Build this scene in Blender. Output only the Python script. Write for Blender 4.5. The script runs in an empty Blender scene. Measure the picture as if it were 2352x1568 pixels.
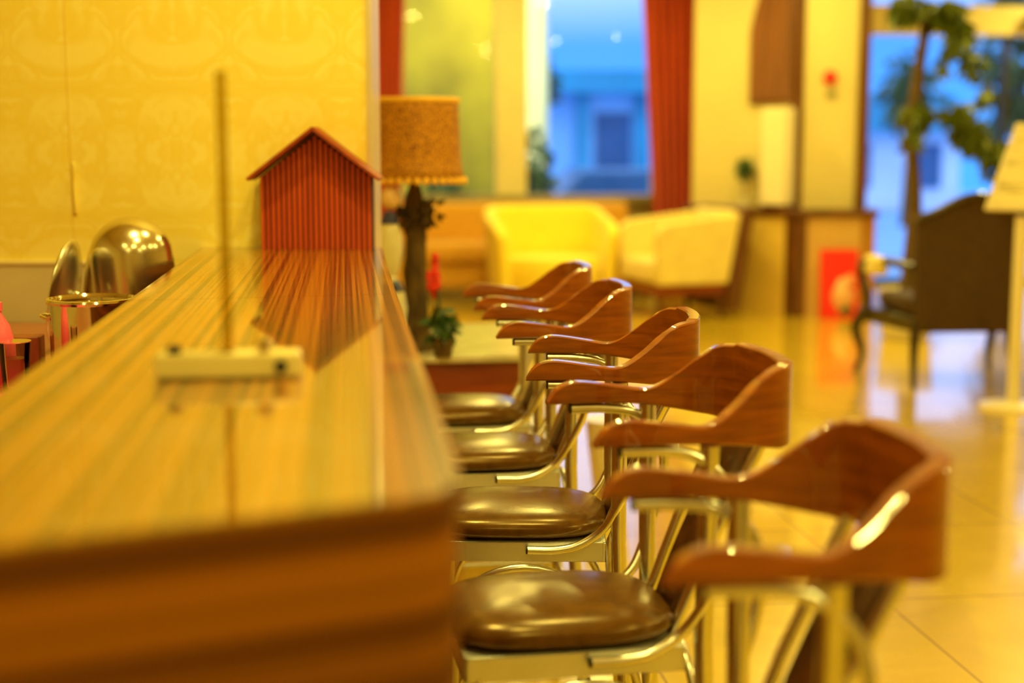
import bpy, bmesh, math, random
from mathutils import Vector, Matrix
S = bpy.context.scene
COL = S.collection
random.seed(7)
PI = math.pi

# ------------------------------------------------------------------ camera
CAM_H = 1.36
FPX = 3267.0
PITCH = math.atan(449 / FPX)
YAW = math.atan(388 * math.cos(PITCH) / FPX)
fwd = Vector((math.sin(YAW) * math.cos(PITCH), math.cos(YAW) * math.cos(PITCH), -math.sin(PITCH)))
rgt = Vector((math.cos(YAW), -math.sin(YAW), 0))
upv = rgt.cross(fwd)
cd = bpy.data.cameras.new('camera')
cam = bpy.data.objects.new('camera', cd)
COL.objects.link(cam)
cam.matrix_world = Matrix(((rgt.x, upv.x, -fwd.x, 0), (rgt.y, upv.y, -fwd.y, 0), (rgt.z, upv.z, -fwd.z, CAM_H), (0, 0, 0, 1)))
cd.sensor_width = 36
cd.lens = 36 * FPX / 2352
cd.clip_start = 0.05
cd.clip_end = 200
cd.dof.use_dof = True
cd.dof.focus_distance = 3.0
cd.dof.aperture_fstop = 1.4
S.camera = cam

# ------------------------------------------------------------------ world, lamps, exposure
S.view_settings.view_transform = 'Standard'
S.view_settings.look = 'None'
S.view_settings.gamma = 1
S.view_settings.use_curve_mapping = False
S.view_settings.exposure = 0.0
S.cycles.use_denoising = True
S.cycles.max_bounces = 10
S.cycles.sample_clamp_indirect = 6
W = bpy.data.worlds.new('dusk_sky')
S.world = W
W.use_nodes = True
nt = W.node_tree
bg = nt.nodes['Background']
tc = nt.nodes.new('ShaderNodeTexCoord')
sx = nt.nodes.new('ShaderNodeSeparateXYZ')
nt.links.new(tc.outputs['Generated'], sx.inputs[0])
rp = nt.nodes.new('ShaderNodeValToRGB')
rp.color_ramp.elements[0].position = 0.0
rp.color_ramp.elements[0].color = (0.05, 0.30, 0.95, 1)
rp.color_ramp.elements[1].position = 0.13
rp.color_ramp.elements[1].color = (0.02, 0.12, 0.50, 1)
rp.color_ramp.elements[1].position = 0.07
rp.color_ramp.elements[1].color = (0.06, 0.26, 0.80, 1)
for pos_, c_ in ((0.13, (0.42, 0.58, 1.15)), (0.30, (0.35, 0.5, 1.0)), (0.7, (0.75, 1.0, 1.6))):
    rp.color_ramp.elements.new(pos_).color = (*c_, 1)
nt.links.new(sx.outputs[2], rp.inputs[0])
nt.links.new(rp.outputs[0], bg.inputs[0])
bg.inputs[1].default_value = 2.0

WARM = (1.04, 0.86, 0.18)


def downlight(x, y, z, power, size=0.16, color=WARM, spread=PI):
    l = bpy.data.lights.new('downlight', 'AREA')
    l.shape = 'DISK'
    l.size = size
    l.energy = power
    l.color = color
    l.spread = spread
    o = bpy.data.objects.new('downlight', l)
    o.location = (x, y, z)
    COL.objects.link(o)
    return o


LZ = 3.17
for (x, y, p) in ((-1.2, 0.6, 16), (-0.15, 3.0, 42), (0.45, 0.4, 24), (0.35, 2.2, 24), (0.75, 3.6, 22), (2.6, 0.6, 30),
                  (3.7, 2.0, 26), (2.6, 5.2, 40), (4.6, 3.2, 30), (4.8, 6.4, 40), (1.0, 6.6, 36), (2.6, 8.4, 44),
                  (0.55, 8.3, 30), (1.12, 10.0, 34), (4.9, 9.4, 40), (2.0, 11.0, 46), (3.4, 10.3, 40), (1.45, 12.2, 40), (7.2, 12.3, 85), (2.9, -1.6, 30), (-0.6, -1.8, 30)):  # the strongest one, far right, is added to brighten the cream beam
    downlight(x, y, LZ, p * 0.74)


# ------------------------------------------------------------------ materials
def new_mat(name):
    m = bpy.data.materials.new(name)
    m.use_nodes = True
    n = m.node_tree.nodes
    return m, m.node_tree, n['Principled BSDF']


def setp(b, base=None, rough=None, metal=None, coat=None, coat_r=None, coat_ior=None, ior=None, spec=None, emit=None, emit_s=None, sheen=None):
    def s(k, v):
        if v is not None:
            b.inputs[k].default_value = v
    if base is not None:
        s('Base Color', (*base, 1))
    s('Roughness', rough)
    s('Metallic', metal)
    s('Coat Weight', coat)
    s('Coat Roughness', coat_r)
    s('Coat IOR', coat_ior)
    s('IOR', ior)
    s('Specular IOR Level', spec)
    if emit is not None:
        s('Emission Color', (*emit, 1))
        s('Emission Strength', emit_s)
    s('Sheen Weight', sheen)


def mixed(name, c0, c1, scale=(8, 8, 8), detail=4, lo=0.35, hi=0.65, bump=0.0, distort=0.0, **kw):
    """two-tone procedural material driven by stretched noise in object space"""
    m, t, b = new_mat(name)
    setp(b, **kw)
    co = t.nodes.new('ShaderNodeTexCoord')
    mp = t.nodes.new('ShaderNodeMapping')
    mp.inputs['Scale'].default_value = scale
    no = t.nodes.new('ShaderNodeTexNoise')
    no.inputs['Scale'].default_value = 1
    no.inputs['Detail'].default_value = detail
    no.inputs['Distortion'].default_value = distort
    cr = t.nodes.new('ShaderNodeValToRGB')
    cr.color_ramp.elements[0].position = lo
    cr.color_ramp.elements[0].color = (*c0, 1)
    cr.color_ramp.elements[1].position = hi
    cr.color_ramp.elements[1].color = (*c1, 1)
    L = t.links.new
    L(co.outputs['Object'], mp.inputs[0])
    L(mp.outputs[0], no.inputs['Vector'])
    L(no.outputs['Fac'], cr.inputs[0])
    L(cr.outputs[0], b.inputs['Base Color'])
    if bump:
        bm_ = t.nodes.new('ShaderNodeBump')
        bm_.inputs['Strength'].default_value = bump
        bm_.inputs['Distance'].default_value = 0.01
        L(no.outputs['Fac'], bm_.inputs['Height'])
        L(bm_.outputs[0], b.inputs['Normal'])
    return m


def flat(name, c, var=0.12, scale=6, **kw):
    d = tuple(max(0, x * (1 - var)) for x in c)
    e = tuple(min(1, x * (1 + var)) for x in c)
    return mixed(name, d, e, (scale,) * 3, 3, 0.3, 0.7, **kw)


M = {}
M['zebra_top'] = mixed('zebra_top', (0.060, 0.018, 0.001), (0.52, 0.20, 0.007), (115, 0.2, 2), 2, 0.42, 0.60, rough=0.3, spec=0.2, coat=1.0, coat_r=0.04, coat_ior=4.0)
M['zebra_end'] = mixed('zebra_end', (0.13, 0.041, 0.001), (0.36, 0.128, 0.002), (0.4, 0.4, 42), 1, 0.38, 0.62, rough=0.6, spec=0.2)
M['stool_wood'] = mixed('stool_wood', (0.20, 0.043, 0.001), (0.40, 0.098, 0.003), (7, 7, 60), 5, 0.32, 0.68, distort=0.4, rough=0.4, spec=0.25, coat=1.0, coat_r=0.05, coat_ior=1.55)
M['splat_wood'] = mixed('splat_wood', (0.035, 0.011, 0.003), (0.09, 0.028, 0.006), (40, 40, 6), 4, rough=0.4, coat=0.5, coat_r=0.1)
M['steel'] = flat('steel', (0.82, 0.83, 0.80), 0.05, 30, rough=0.24, metal=1.0)
M['rail_steel'] = flat('rail_steel', (0.82, 0.83, 0.78), 0.05, 12, rough=0.36, metal=0.85)
M['chrome'] = flat('chrome', (0.78, 0.72, 0.58), 0.04, 20, rough=0.10, metal=1.0)
M['brushed_steel'] = flat('brushed_steel', (0.74, 0.68, 0.52), 0.04, 20, rough=0.2, metal=1.0)
M['black_rubber'] = flat('black_rubber', (0.012, 0.010, 0.008), rough=0.6)
M['leather'] = mixed('leather', (0.085, 0.033, 0.004), (0.13, 0.055, 0.007), (25, 25, 25), 6, bump=0.04, rough=0.24, spec=0.6)
M['barn_groove'] = flat('barn_groove', (0.07, 0.006, 0.001), rough=0.7)
M['barn_red'] = mixed('barn_red', (0.44, 0.042, 0.001), (0.58, 0.066, 0.002), (60, 60, 2), 3, rough=0.6)
M['roof_red'] = mixed('roof_red', (0.24, 0.026, 0.003), (0.36, 0.045, 0.004), (30, 30, 6), 3, rough=0.55)
M['cream_plastic'] = flat('cream_plastic', (0.80, 0.68, 0.26), 0.05, 9, rough=0.35)
M['tile'] = flat('tile', (0.62, 0.53, 0.36), 0.05, 5, rough=0.18)
M['trim_metal'] = flat('trim_metal', (0.80, 0.68, 0.50), 0.04, 9, rough=0.3, metal=0.4)
M['cream_wall'] = flat('cream_wall', (0.72, 0.60, 0.27), 0.04, 2, rough=0.6)
M['window_paint'] = flat('window_paint', (0.80, 0.69, 0.36), 0.04, 4, rough=0.45)
M['grey_sill'] = flat('grey_sill', (0.34, 0.28, 0.12), 0.12, 4, rough=0.4)
M['dark_wood'] = mixed('dark_wood', (0.085, 0.026, 0.004), (0.17, 0.055, 0.008), (22, 22, 3), 4, rough=0.4, coat=0.4, coat_r=0.15)
M['mid_wood'] = mixed('mid_wood', (0.36, 0.15, 0.02), (0.52, 0.24, 0.04), (20, 20, 3), 4, rough=0.4, coat=0.4, coat_r=0.15)
M['red_wood'] = mixed('red_wood', (0.17, 0.020, 0.002), (0.26, 0.036, 0.004), (4, 4, 28), 4, rough=0.35, coat=0.5, coat_r=0.12)
M['panel_gold'] = flat('panel_gold', (0.78, 0.52, 0.10), 0.06, 3, rough=0.5)
M['panel_tan'] = flat('panel_tan', (0.66, 0.40, 0.13), 0.06, 3, rough=0.5)
M['curtain_red'] = mixed('curtain_red', (0.48, 0.034, 0.001), (0.64, 0.060, 0.002), (14, 14, 1), 3, rough=0.8, sheen=0.3)
M['curtain_brown'] = mixed('curtain_brown', (0.16, 0.050, 0.010), (0.26, 0.085, 0.018), (14, 14, 1), 3, rough=0.8, sheen=0.2)
M['sofa'] = flat('sofa', (0.66, 0.34, 0.03), 0.1, 20, rough=0.8, sheen=0.2)
M['yellow_fabric'] = flat('yellow_fabric', (0.95, 0.72, 0.05), 0.06, 20, rough=0.75, sheen=0.2)
M['beige_fabric'] = flat('beige_fabric', (0.82, 0.66, 0.22), 0.08, 14, rough=0.75, sheen=0.2)
M['brown_weave'] = mixed('brown_weave', (0.040, 0.018, 0.006), (0.085, 0.038, 0.012), (70, 70, 70), 3, bump=0.3, rough=0.7)
M['ebony'] = flat('ebony', (0.030, 0.016, 0.007), 0.2, 15, rough=0.35, coat=0.4, coat_r=0.15)
M['plant_leaf'] = mixed('plant_leaf', (0.050, 0.085, 0.004), (0.17, 0.22, 0.012), (9, 9, 9), 3, rough=0.5)
M['dark_leaf'] = mixed('dark_leaf', (0.015, 0.05, 0.008), (0.05, 0.11, 0.018), (9, 9, 9), 3, rough=0.5)
M['bark'] = mixed('bark', (0.055, 0.030, 0.010), (0.15, 0.085, 0.022), (30, 30, 9), 5, bump=0.5, rough=0.85)
M['white_enamel'] = flat('white_enamel', (0.85, 0.75, 0.52), 0.03, 6, rough=0.3)
M['marble_grey'] = mixed('marble_grey', (0.46, 0.40, 0.28), (0.62, 0.54, 0.38), (6, 6, 6), 6, distort=1.5, rough=0.15)
M['flower_red'] = flat('flower_red', (0.72, 0.03, 0.012), 0.2, 40, rough=0.55)
M['poster_red'] = flat('poster_red', (0.86, 0.018, 0.012), 0.05, 6, rough=0.45)
M['poster_pale'] = flat('poster_pale', (0.82, 0.42, 0.20), 0.15, 30, rough=0.5)
M['porcelain'] = flat('porcelain', (0.84, 0.78, 0.58), 0.04, 20, rough=0.12)
M['porcelain_pink'] = flat('porcelain_pink', (0.90, 0.60, 0.36), 0.05, 20, rough=0.15)
M['cobalt'] = flat('cobalt', (0.035, 0.045, 0.22), 0.15, 40, rough=0.15)
M['pink_plastic'] = flat('pink_plastic', (0.92, 0.13, 0.24), 0.05, 10, rough=0.3)
M['worktop'] = flat('worktop', (0.46, 0.16, 0.08), 0.1, 8, rough=0.3)
M['brick_box'] = flat('brick_box', (0.28, 0.07, 0.03), 0.15, 20, rough=0.5)
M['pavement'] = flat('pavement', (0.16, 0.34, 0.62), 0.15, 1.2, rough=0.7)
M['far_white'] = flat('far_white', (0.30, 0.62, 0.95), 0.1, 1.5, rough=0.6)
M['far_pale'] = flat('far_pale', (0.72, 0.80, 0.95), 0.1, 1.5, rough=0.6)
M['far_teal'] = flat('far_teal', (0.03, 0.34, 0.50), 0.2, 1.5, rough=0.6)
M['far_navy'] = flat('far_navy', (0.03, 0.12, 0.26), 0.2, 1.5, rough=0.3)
M['reflection_wall'] = mixed('reflection_wall', (0.20, 0.15, 0.004), (0.55, 0.42, 0.012), (0.9, 0.9, 0.6), 3, rough=0.8)  # mottled olive imitating room reflections in the left pane
M['pale_stone'] = flat('pale_stone', (0.75, 0.76, 0.42), 0.1, 1.5, rough=0.7)
M['ceiling'] = flat('ceiling', (0.80, 0.68, 0.34), 0.03, 2, rough=0.7)
M['black_metal'] = flat('black_metal', (0.02, 0.022, 0.03), 0.2, 20, rough=0.4)
M['sign_paper'] = mixed('sign_paper', (0.50, 0.40, 0.15), (0.88, 0.78, 0.42), (5, 5, 60), 2, 0.35, 0.5, rough=0.5)


def glass_like(name, tint, refl=0.12, rough=0.0):
    """thin clear sheet: tinted see-through plus a Fresnel reflection"""
    m = bpy.data.materials.new(name)
    m.use_nodes = True
    t = m.node_tree
    t.nodes.clear()
    out = t.nodes.new('ShaderNodeOutputMaterial')
    mx = t.nodes.new('ShaderNodeMixShader')
    tr = t.nodes.new('ShaderNodeBsdfTransparent')
    tr.inputs[0].default_value = (*tint, 1)
    gl = t.nodes.new('ShaderNodeBsdfGlossy')
    gl.inputs['Roughness'].default_value = rough
    fr = t.nodes.new('ShaderNodeFresnel')
    fr.inputs[0].default_value = 1.0 + refl * 4
    t.links.new(fr.outputs[0], mx.inputs[0])
    t.links.new(tr.outputs[0], mx.inputs[1])
    t.links.new(gl.outputs[0], mx.inputs[2])
    t.links.new(mx.outputs[0], out.inputs[0])
    return m


M['window_glass'] = glass_like('window_glass', (0.94, 0.97, 0.96), 0.07)
M['acrylic'] = glass_like('acrylic', (0.72, 0.64, 0.22))
M['tumbler_glass'] = glass_like('tumbler_glass', (0.90, 0.88, 0.82))

M['leather'].node_tree.nodes['Principled BSDF'].inputs['Specular Tint'].default_value = (1.0, 0.74, 0.36, 1)

# wallpaper: mirrored noise gives a damask-like scroll
m, t, b = new_mat('wallpaper')
setp(b, rough=0.5)
L = t.links.new
co = t.nodes.new('ShaderNodeTexCoord')
sp = t.nodes.new('ShaderNodeSeparateXYZ')
L(co.outputs['Object'], sp.inputs[0])
def mth(op, a, bval=None):
    n = t.nodes.new('ShaderNodeMath')
    n.operation = op
    if isinstance(a, (int, float)):
        n.inputs[0].default_value = a
    else:
        L(a, n.inputs[0])
    if bval is not None:
        if isinstance(bval, (int, float)):
            n.inputs[1].default_value = bval
        else:
            L(bval, n.inputs[1])
    return n.outputs[0]
px = mth('PINGPONG', mth('ADD', sp.outputs[0], 0.085), 0.16)
pz = mth('PINGPONG', mth('ADD', sp.outputs[2], 10.0), 0.42)
cb = t.nodes.new('ShaderNodeCombineXYZ')
L(px, cb.inputs[0])
L(pz, cb.inputs[2])
n1 = t.nodes.new('ShaderNodeTexNoise')
n1.inputs['Scale'].default_value = 9
n1.inputs['Detail'].default_value = 2
n1.inputs['Distortion'].default_value = 1.4
L(cb.outputs[0], n1.inputs['Vector'])
w = mth('ABSOLUTE', mth('SUBTRACT', n1.outputs['Fac'], 0.5))
cr = t.nodes.new('ShaderNodeValToRGB')
e = cr.color_ramp.elements
e[0].position = 0.015
e[0].color = (0.90, 0.70, 0.11, 1)
e[1].position = 0.11
e[1].color = (0.94, 0.78, 0.21, 1)
L(w, cr.inputs[0])
L(cr.outputs[0], b.inputs['Base Color'])
M['wallpaper'] = m

# polished floor tiles
m, t, b = new_mat('floor_tile')
setp(b, rough=0.22, coat=0.8, coat_r=0.06, coat_ior=1.6)
L = t.links.new
co = t.nodes.new('ShaderNodeTexCoord')
br = t.nodes.new('ShaderNodeTexBrick')
br.offset = 0.0
br.inputs['Scale'].default_value = 1.0
br.inputs['Brick Width'].default_value = 0.8
br.inputs['Row Height'].default_value = 0.8
br.inputs['Mortar Size'].default_value = 0.004
br.inputs['Color1'].default_value = (0.84, 0.58, 0.04, 1)
br.inputs['Color2'].default_value = (0.79, 0.53, 0.035, 1)
br.inputs['Mortar'].default_value = (0.40, 0.24, 0.04, 1)
L(co.outputs['Object'], br.inputs['Vector'])
nz = t.nodes.new('ShaderNodeTexNoise')
nz.inputs['Scale'].default_value = 3.0
nz.inputs['Detail'].default_value = 6
nz.inputs['Distortion'].default_value = 1.2
L(co.outputs['Object'], nz.inputs['Vector'])
mx = t.nodes.new('ShaderNodeMixRGB')
mx.blend_type = 'MULTIPLY'
mx.inputs[0].default_value = 0.35
L(br.outputs['Color'], mx.inputs[1])
L(nz.outputs['Fac'], mx.inputs[2])
L(mx.outputs[0], b.inputs['Base Color'])
M['floor_tile'] = m

# woven lamp shade
m, t, b = new_mat('wicker_shade')
setp(b, rough=0.7)
L = t.links.new
co = t.nodes.new('ShaderNodeTexCoord')
ch = t.nodes.new('ShaderNodeTexVoronoi')
mp = t.nodes.new('ShaderNodeMapping')
mp.inputs['Scale'].default_value = (38, 38, 26)
L(co.outputs['Object'], mp.inputs[0])
L(mp.outputs[0], ch.inputs['Vector'])
cr = t.nodes.new('ShaderNodeValToRGB')
cr.color_ramp.elements[0].position = 0.15
cr.color_ramp.elements[0].color = (0.95, 0.44, 0.02, 1)
cr.color_ramp.elements[1].position = 0.75
cr.color_ramp.elements[1].color = (0.16, 0.04, 0.003, 1)
L(ch.outputs['Distance'], cr.inputs[0])
L(cr.outputs[0], b.inputs['Base Color'])
M['wicker'] = m
M['shade_rim'] = flat('shade_rim', (0.92, 0.52, 0.05), 0.1, 60, rough=0.7)
M['paper_shade'] = flat('paper_shade', (0.80, 0.70, 0.42), 0.02, 6, rough=0.6, emit=(1.0, 0.72, 0.25), emit_s=0.08)


# ------------------------------------------------------------------ mesh builder
class MB:
    def __init__(self):
        self.v = []
        self.f = []

    def add(self, vs, fs):
        o = len(self.v)
        self.v += [tuple(x) for x in vs]
        self.f += [tuple(i + o for i in f) for f in fs]
        return self

    def box(self, c, s, rot=None):
        hx, hy, hz = s[0] / 2, s[1] / 2, s[2] / 2
        vs = [Vector((x, y, z)) for x in (-hx, hx) for y in (-hy, hy) for z in (-hz, hz)]
        if rot is not None:
            vs = [rot @ v for v in vs]
        vs = [v + Vector(c) for v in vs]
        return self.add(vs, [(0, 1, 3, 2), (4, 6, 7, 5), (0, 4, 5, 1), (2, 3, 7, 6), (0, 2, 6, 4), (1, 5, 7, 3)])

    def bx(self, x0, x1, y0, y1, z0, z1):
        return self.box(((x0 + x1) / 2, (y0 + y1) / 2, (z0 + z1) / 2), (x1 - x0, y1 - y0, z1 - z0))

    def prism(self, poly, z0, z1):
        n = len(poly)
        vs = [(x, y, z0) for x, y in poly] + [(x, y, z1) for x, y in poly]
        fs = [tuple(range(n - 1, -1, -1)), tuple(range(n, 2 * n))]
        fs += [(i, (i + 1) % n, n + (i + 1) % n, n + i) for i in range(n)]
        return self.add(vs, fs)

    def prism_y(self, poly, y0, y1):
        """polygon in x,z extruded along y"""
        n = len(poly)
        vs = [(x, y0, z) for x, z in poly] + [(x, y1, z) for x, z in poly]
        fs = [tuple(range(n)), tuple(range(2 * n - 1, n - 1, -1))]
        fs += [(i, n + i, n + (i + 1) % n, (i + 1) % n) for i in range(n)]
        return self.add(vs, fs)

    def tube(self, pts, r, n=12, caps=True, flat_=1.0):
        pts = [Vector(p) for p in pts]
        rs = r if isinstance(r, (list, tuple)) else [r] * len(pts)
        vs = []
        ref = None
        for i, p in enumerate(pts):
            a = pts[max(0, i - 1)]
            c = pts[min(len(pts) - 1, i + 1)]
            d = (c - a).normalized()
            if ref is None:
                ref = Vector((0, 1, 0)) if abs(d.y) < 0.9 else Vector((1, 0, 0))
            s = (ref - d * ref.dot(d)).normalized()
            ref = s
            q = d.cross(s)
            for k in range(n):
                an = 2 * PI * k / n
                vs.append(p + s * math.cos(an) * rs[i] + q * math.sin(an) * rs[i] * flat_)
        fs = []
        for i in range(len(pts) - 1):
            for k in range(n):
                k2 = (k + 1) % n
                fs.append((i * n + k, i * n + k2, (i + 1) * n + k2, (i + 1) * n + k))
        if caps:
            fs.append(tuple(range(n - 1, -1, -1)))
            m_ = (len(pts) - 1) * n
            fs.append(tuple(range(m_, m_ + n)))
        return self.add(vs, fs)

    def lathe(self, prof, c=(0, 0, 0), n=32, sx=1.0, sy=1.0, rot=None, wob=None):
        vs = []
        for j, (r, z) in enumerate(prof):
            for k in range(n):
                a = 2 * PI * k / n
                rr = r * (wob(a, z) if wob else 1)
                v = Vector((rr * math.cos(a) * sx, rr * math.sin(a) * sy, z))
                if rot is not None:
                    v = rot @ v
                vs.append(v + Vector(c))
        fs = []
        for j in range(len(prof) - 1):
            for k in range(n):
                k2 = (k + 1) % n
                fs.append((j * n + k, j * n + k2, (j + 1) * n + k2, (j + 1) * n + k))
        if prof[0][0] > 1e-6:
            fs.append(tuple(range(n - 1, -1, -1)))
        if prof[-1][0] > 1e-6:
            m_ = (len(prof) - 1) * n
            fs.append(tuple(range(m_, m_ + n)))
        return self.add(vs, fs)

    def grid(self, fn, nu, nv, close_u=False):
        vs = [fn(i / (nu if close_u else nu - 1), j / (nv - 1)) for j in range(nv) for i in range(nu)]
        fs = []
        for j in range(nv - 1):
            for i in range(nu if close_u else nu - 1):
                i2 = (i + 1) % nu
                fs.append((j * nu + i, j * nu + i2, (j + 1) * nu + i2, (j + 1) * nu + i))
        return self.add(vs, fs)

    def ball(self, c, r, n=16, s=(1, 1, 1)):
        prof = [(max(1e-7, math.sin(PI * i / 10)) * r, -math.cos(PI * i / 10) * r * s[2]) for i in range(11)]
        return self.lathe(prof, c, n, s[0], s[1])

    def leaves(self, c, rad, count, size, droop=0.4, rng=random):
        for _ in range(count):
            while True:
                p = Vector((rng.uniform(-1, 1), rng.uniform(-1, 1), rng.uniform(-1, 1)))
                if p.length < 1:
                    break
            p = Vector((p.x * rad[0], p.y * rad[1], p.z * rad[2])) + Vector(c)
            d = Vector((rng.uniform(-1, 1), rng.uniform(-1, 1), rng.uniform(-1, 0.5) - droop)).normalized()
            s = d.cross(Vector((rng.uniform(-1, 1), rng.uniform(-1, 1), rng.uniform(-1, 1)))).normalized()
            nn = d.cross(s)
            ln = size * rng.uniform(0.7, 1.3)
            w_ = ln * 0.28
            self.add([p, p + d * ln * 0.5 + s * w_ + nn * ln * 0.06, p + d * ln - nn * ln * 0.05, p + d * ln * 0.5 - s * w_ + nn * ln * 0.06],
                     [(0, 1, 2, 3)])
        return self

    def build(self, name, m, parent=None, loc=None, rotz=0, bevel=0, seg=2, subsurf=0, angle=40, solid=0):
        me = bpy.data.meshes.new(name)
        me.from_pydata(self.v, [], self.f)
        bm = bmesh.new()
        bm.from_mesh(me)
        bmesh.ops.remove_doubles(bm, verts=bm.verts, dist=1e-6)
        bmesh.ops.recalc_face_normals(bm, faces=bm.faces)
        bm.to_mesh(me)
        bm.free()
        me.materials.append(M[m] if isinstance(m, str) else m)
        for p in me.polygons:
            p.use_smooth = True
        if not subsurf:
            me.set_sharp_from_angle(angle=math.radians(angle))
        o = bpy.data.objects.new(name, me)
        COL.objects.link(o)
        if parent is not None:
            o.parent = parent
        if loc:
            o.location = loc
        o.rotation_euler.z = rotz
        if solid:
            md = o.modifiers.new('solid', 'SOLIDIFY')
            md.thickness = solid
            md.offset = 0
        if bevel:
            md = o.modifiers.new('bevel', 'BEVEL')
            md.width = bevel
            md.segments = seg
            md.limit_method = 'ANGLE'
            md.angle_limit = math.radians(35)
            md.harden_normals = False
        if subsurf:
            md = o.modifiers.new('sub', 'SUBSURF')
            md.levels = subsurf
            md.render_levels = subsurf
        return o


def thing(name, label, cat, loc=(0, 0, 0), rotz=0, group=None):
    o = bpy.data.objects.new(name, None)
    COL.objects.link(o)
    o.location = loc
    o.rotation_euler = (0, 0, rotz)
    o.empty_display_size = 0.05
    return tag(o, label, cat, group)


def tag(o, label, cat, group=None):
    o['label'] = label
    o['category'] = cat
    if group:
        o['group'] = group
    return o


def struct(o):
    o['kind'] = 'structure'
    return o


def spline(pts, n=10):
    """Catmull-Rom through pts"""
    P = [Vector(p) for p in pts]
    P = [P[0] * 2 - P[1]] + P + [P[-1] * 2 - P[-2]]
    out = []
    for i in range(1, len(P) - 2):
        for k in range(n):
            u = k / n
            a, b_, c, d = P[i - 1], P[i], P[i + 1], P[i + 2]
            out.append(0.5 * ((2 * b_) + (c - a) * u + (2 * a - 5 * b_ + 4 * c - d) * u * u + (3 * b_ - a - 3 * c + d) * u ** 3))
    out.append(P[-2])
    return out


# ------------------------------------------------------------------ setting
X0, X1, Y0, Y1, ZC = -3.0, 8.0, -4.0, 13.5, 3.2
struct(MB().bx(X0 - 0.2, X1 + 0.2, Y0 - 0.2, Y1 + 0.12, -0.12, 0).build('floor', 'floor_tile'))
struct(MB().bx(X0 - 0.2, X1 + 0.2, Y0 - 0.2, Y1 + 0.2, ZC, ZC + 0.12).build('ceiling', 'ceiling'))
struct(MB().bx(X0 - 0.15, X0, Y0, Y1, 0, ZC).build('wall_left', 'cream_wall'))
struct(MB().bx(X1, X1 + 0.15, Y0, Y1, 0, ZC).build('wall_right', 'cream_wall'))
struct(MB().bx(X0, X1, Y0 - 0.15, Y0, 0, ZC).build('wall_rear', 'cream_wall'))

# wallpapered wall at the far end of the bar
WA = math.radians(-9.5)
WO = Vector((0.082, 4.108, 0))
def onwall(s, z, out=0.0):
    """point on the papered wall: s metres left of its free edge, out metres toward the camera"""
    d = Vector((-math.cos(WA), -math.sin(WA), 0))
    n = Vector((math.sin(WA), -math.cos(WA), 0))
    p = WO + d * s + n * out
    return Vector((p.x, p.y, z))
wl = 3.05
wp = MB().bx(-wl, 0, 0, 0.14, 0, ZC).build('wall_bar', 'wallpaper', loc=WO, rotz=WA)
struct(wp)
tr1 = MB().bx(-0.013, 0.003, -0.008, 0.15, 0, ZC).build('trim_1', 'trim_metal', loc=WO, rotz=WA, bevel=0.002)
struct(tr1)
# strip of paper lifting off at the seam
pe = MB()
def peel(u, v):
    z = 1.16 + 0.155 * v
    x = -0.872 + 0.010 * u
    y = -0.002 - 0.016 * u * math.sin(PI * v)
    return (x, y, z)
pe.grid(peel, 5, 14)
p_ = pe.build('loose_paper_strip', 'wallpaper', loc=WO, rotz=WA, solid=0.001)
tag(p_, 'torn strip of yellow wallpaper curling off along the wall seam', 'wallpaper')
sm = MB().bx(-0.8755, -0.874, -0.0015, 0, 1.03, 2.6).build('trim_2', 'panel_gold', loc=WO, rotz=WA)
struct(sm)
struct(MB().bx(-wl, -0.60, -0.012, -0.0005, 1.018, 1.030).build('trim_3', 'window_paint', loc=WO, rotz=WA, bevel=0.002))
struct(MB().bx(-wl, -0.60, -0.006, -0.0003, 0.60, 1.018).build('trim_4', 'tile', loc=WO, rotz=WA))
# the other side of the partition run up to the left wall is plain
# ---- window wall at the far end
YW = Y1
lw = MB()
lw.bx(X0, 0.30, YW, YW + 0.12, 0, ZC)
lw.bx(0.30, 3.0, YW, YW + 0.12, 0, 0.86)
lw.bx(0.30, 3.0, YW, YW + 0.12, 2.95, ZC)
lw.bx(3.0, 4.80, YW, YW + 0.12, 0, ZC)
lw.bx(4.80, X1, YW, YW + 0.12, 2.98, ZC)
struct(lw.build('wall_far', 'cream_wall'))
w1 = MB()
for (a, b_) in ((0.30, 0.40), (1.43, 1.73), (2.94, 3.0)):
    w1.bx(a, b_, YW - 0.02, YW + 0.08, 0.90, 2.95)
w1.bx(0.30, 3.0, YW - 0.02, YW + 0.08, 2.86, 2.95)
w1o = struct(w1.build('window_1', 'window_paint', bevel=0.006))
for (a, b_) in ((0.40, 1.43), (1.73, 2.94)):
    MB().bx(a, b_, YW + 0.03, YW + 0.036, 0.90, 2.86).build('pane', 'window_glass', w1o)
struct(MB().bx(0.25, 3.05, YW - 0.16, YW + 0.1, 0.82, 0.90).build('trim_5', 'grey_sill', bevel=0.008))
# ---- glazed entrance to the right of the pillar
d1 = MB()
d1.bx(4.80, X1, YW - 0.10, YW + 0.06, 2.42, 2.70)
d1o = struct(d1.build('window_2', 'window_paint', bevel=0.006))
fr = MB()
for a in (4.82, 6.42, 7.9):
    fr.bx(a, a + 0.07, YW - 0.02, YW + 0.05, 0, 2.42)
fr.bx(4.82, X1, YW - 0.02, YW + 0.05, 0, 0.06)
fr.build('frame', 'black_metal', d1o, bevel=0.004)
for (a, b_, z0, z1) in ((4.89, 6.42, 0.06, 2.42), (6.49, 7.9, 0.06, 2.42), (4.82, X1, 2.70, 2.98)):
    MB().bx(a, b_, YW + 0.01, YW + 0.016, z0, z1).build('pane', 'window_glass', d1o)

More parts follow.
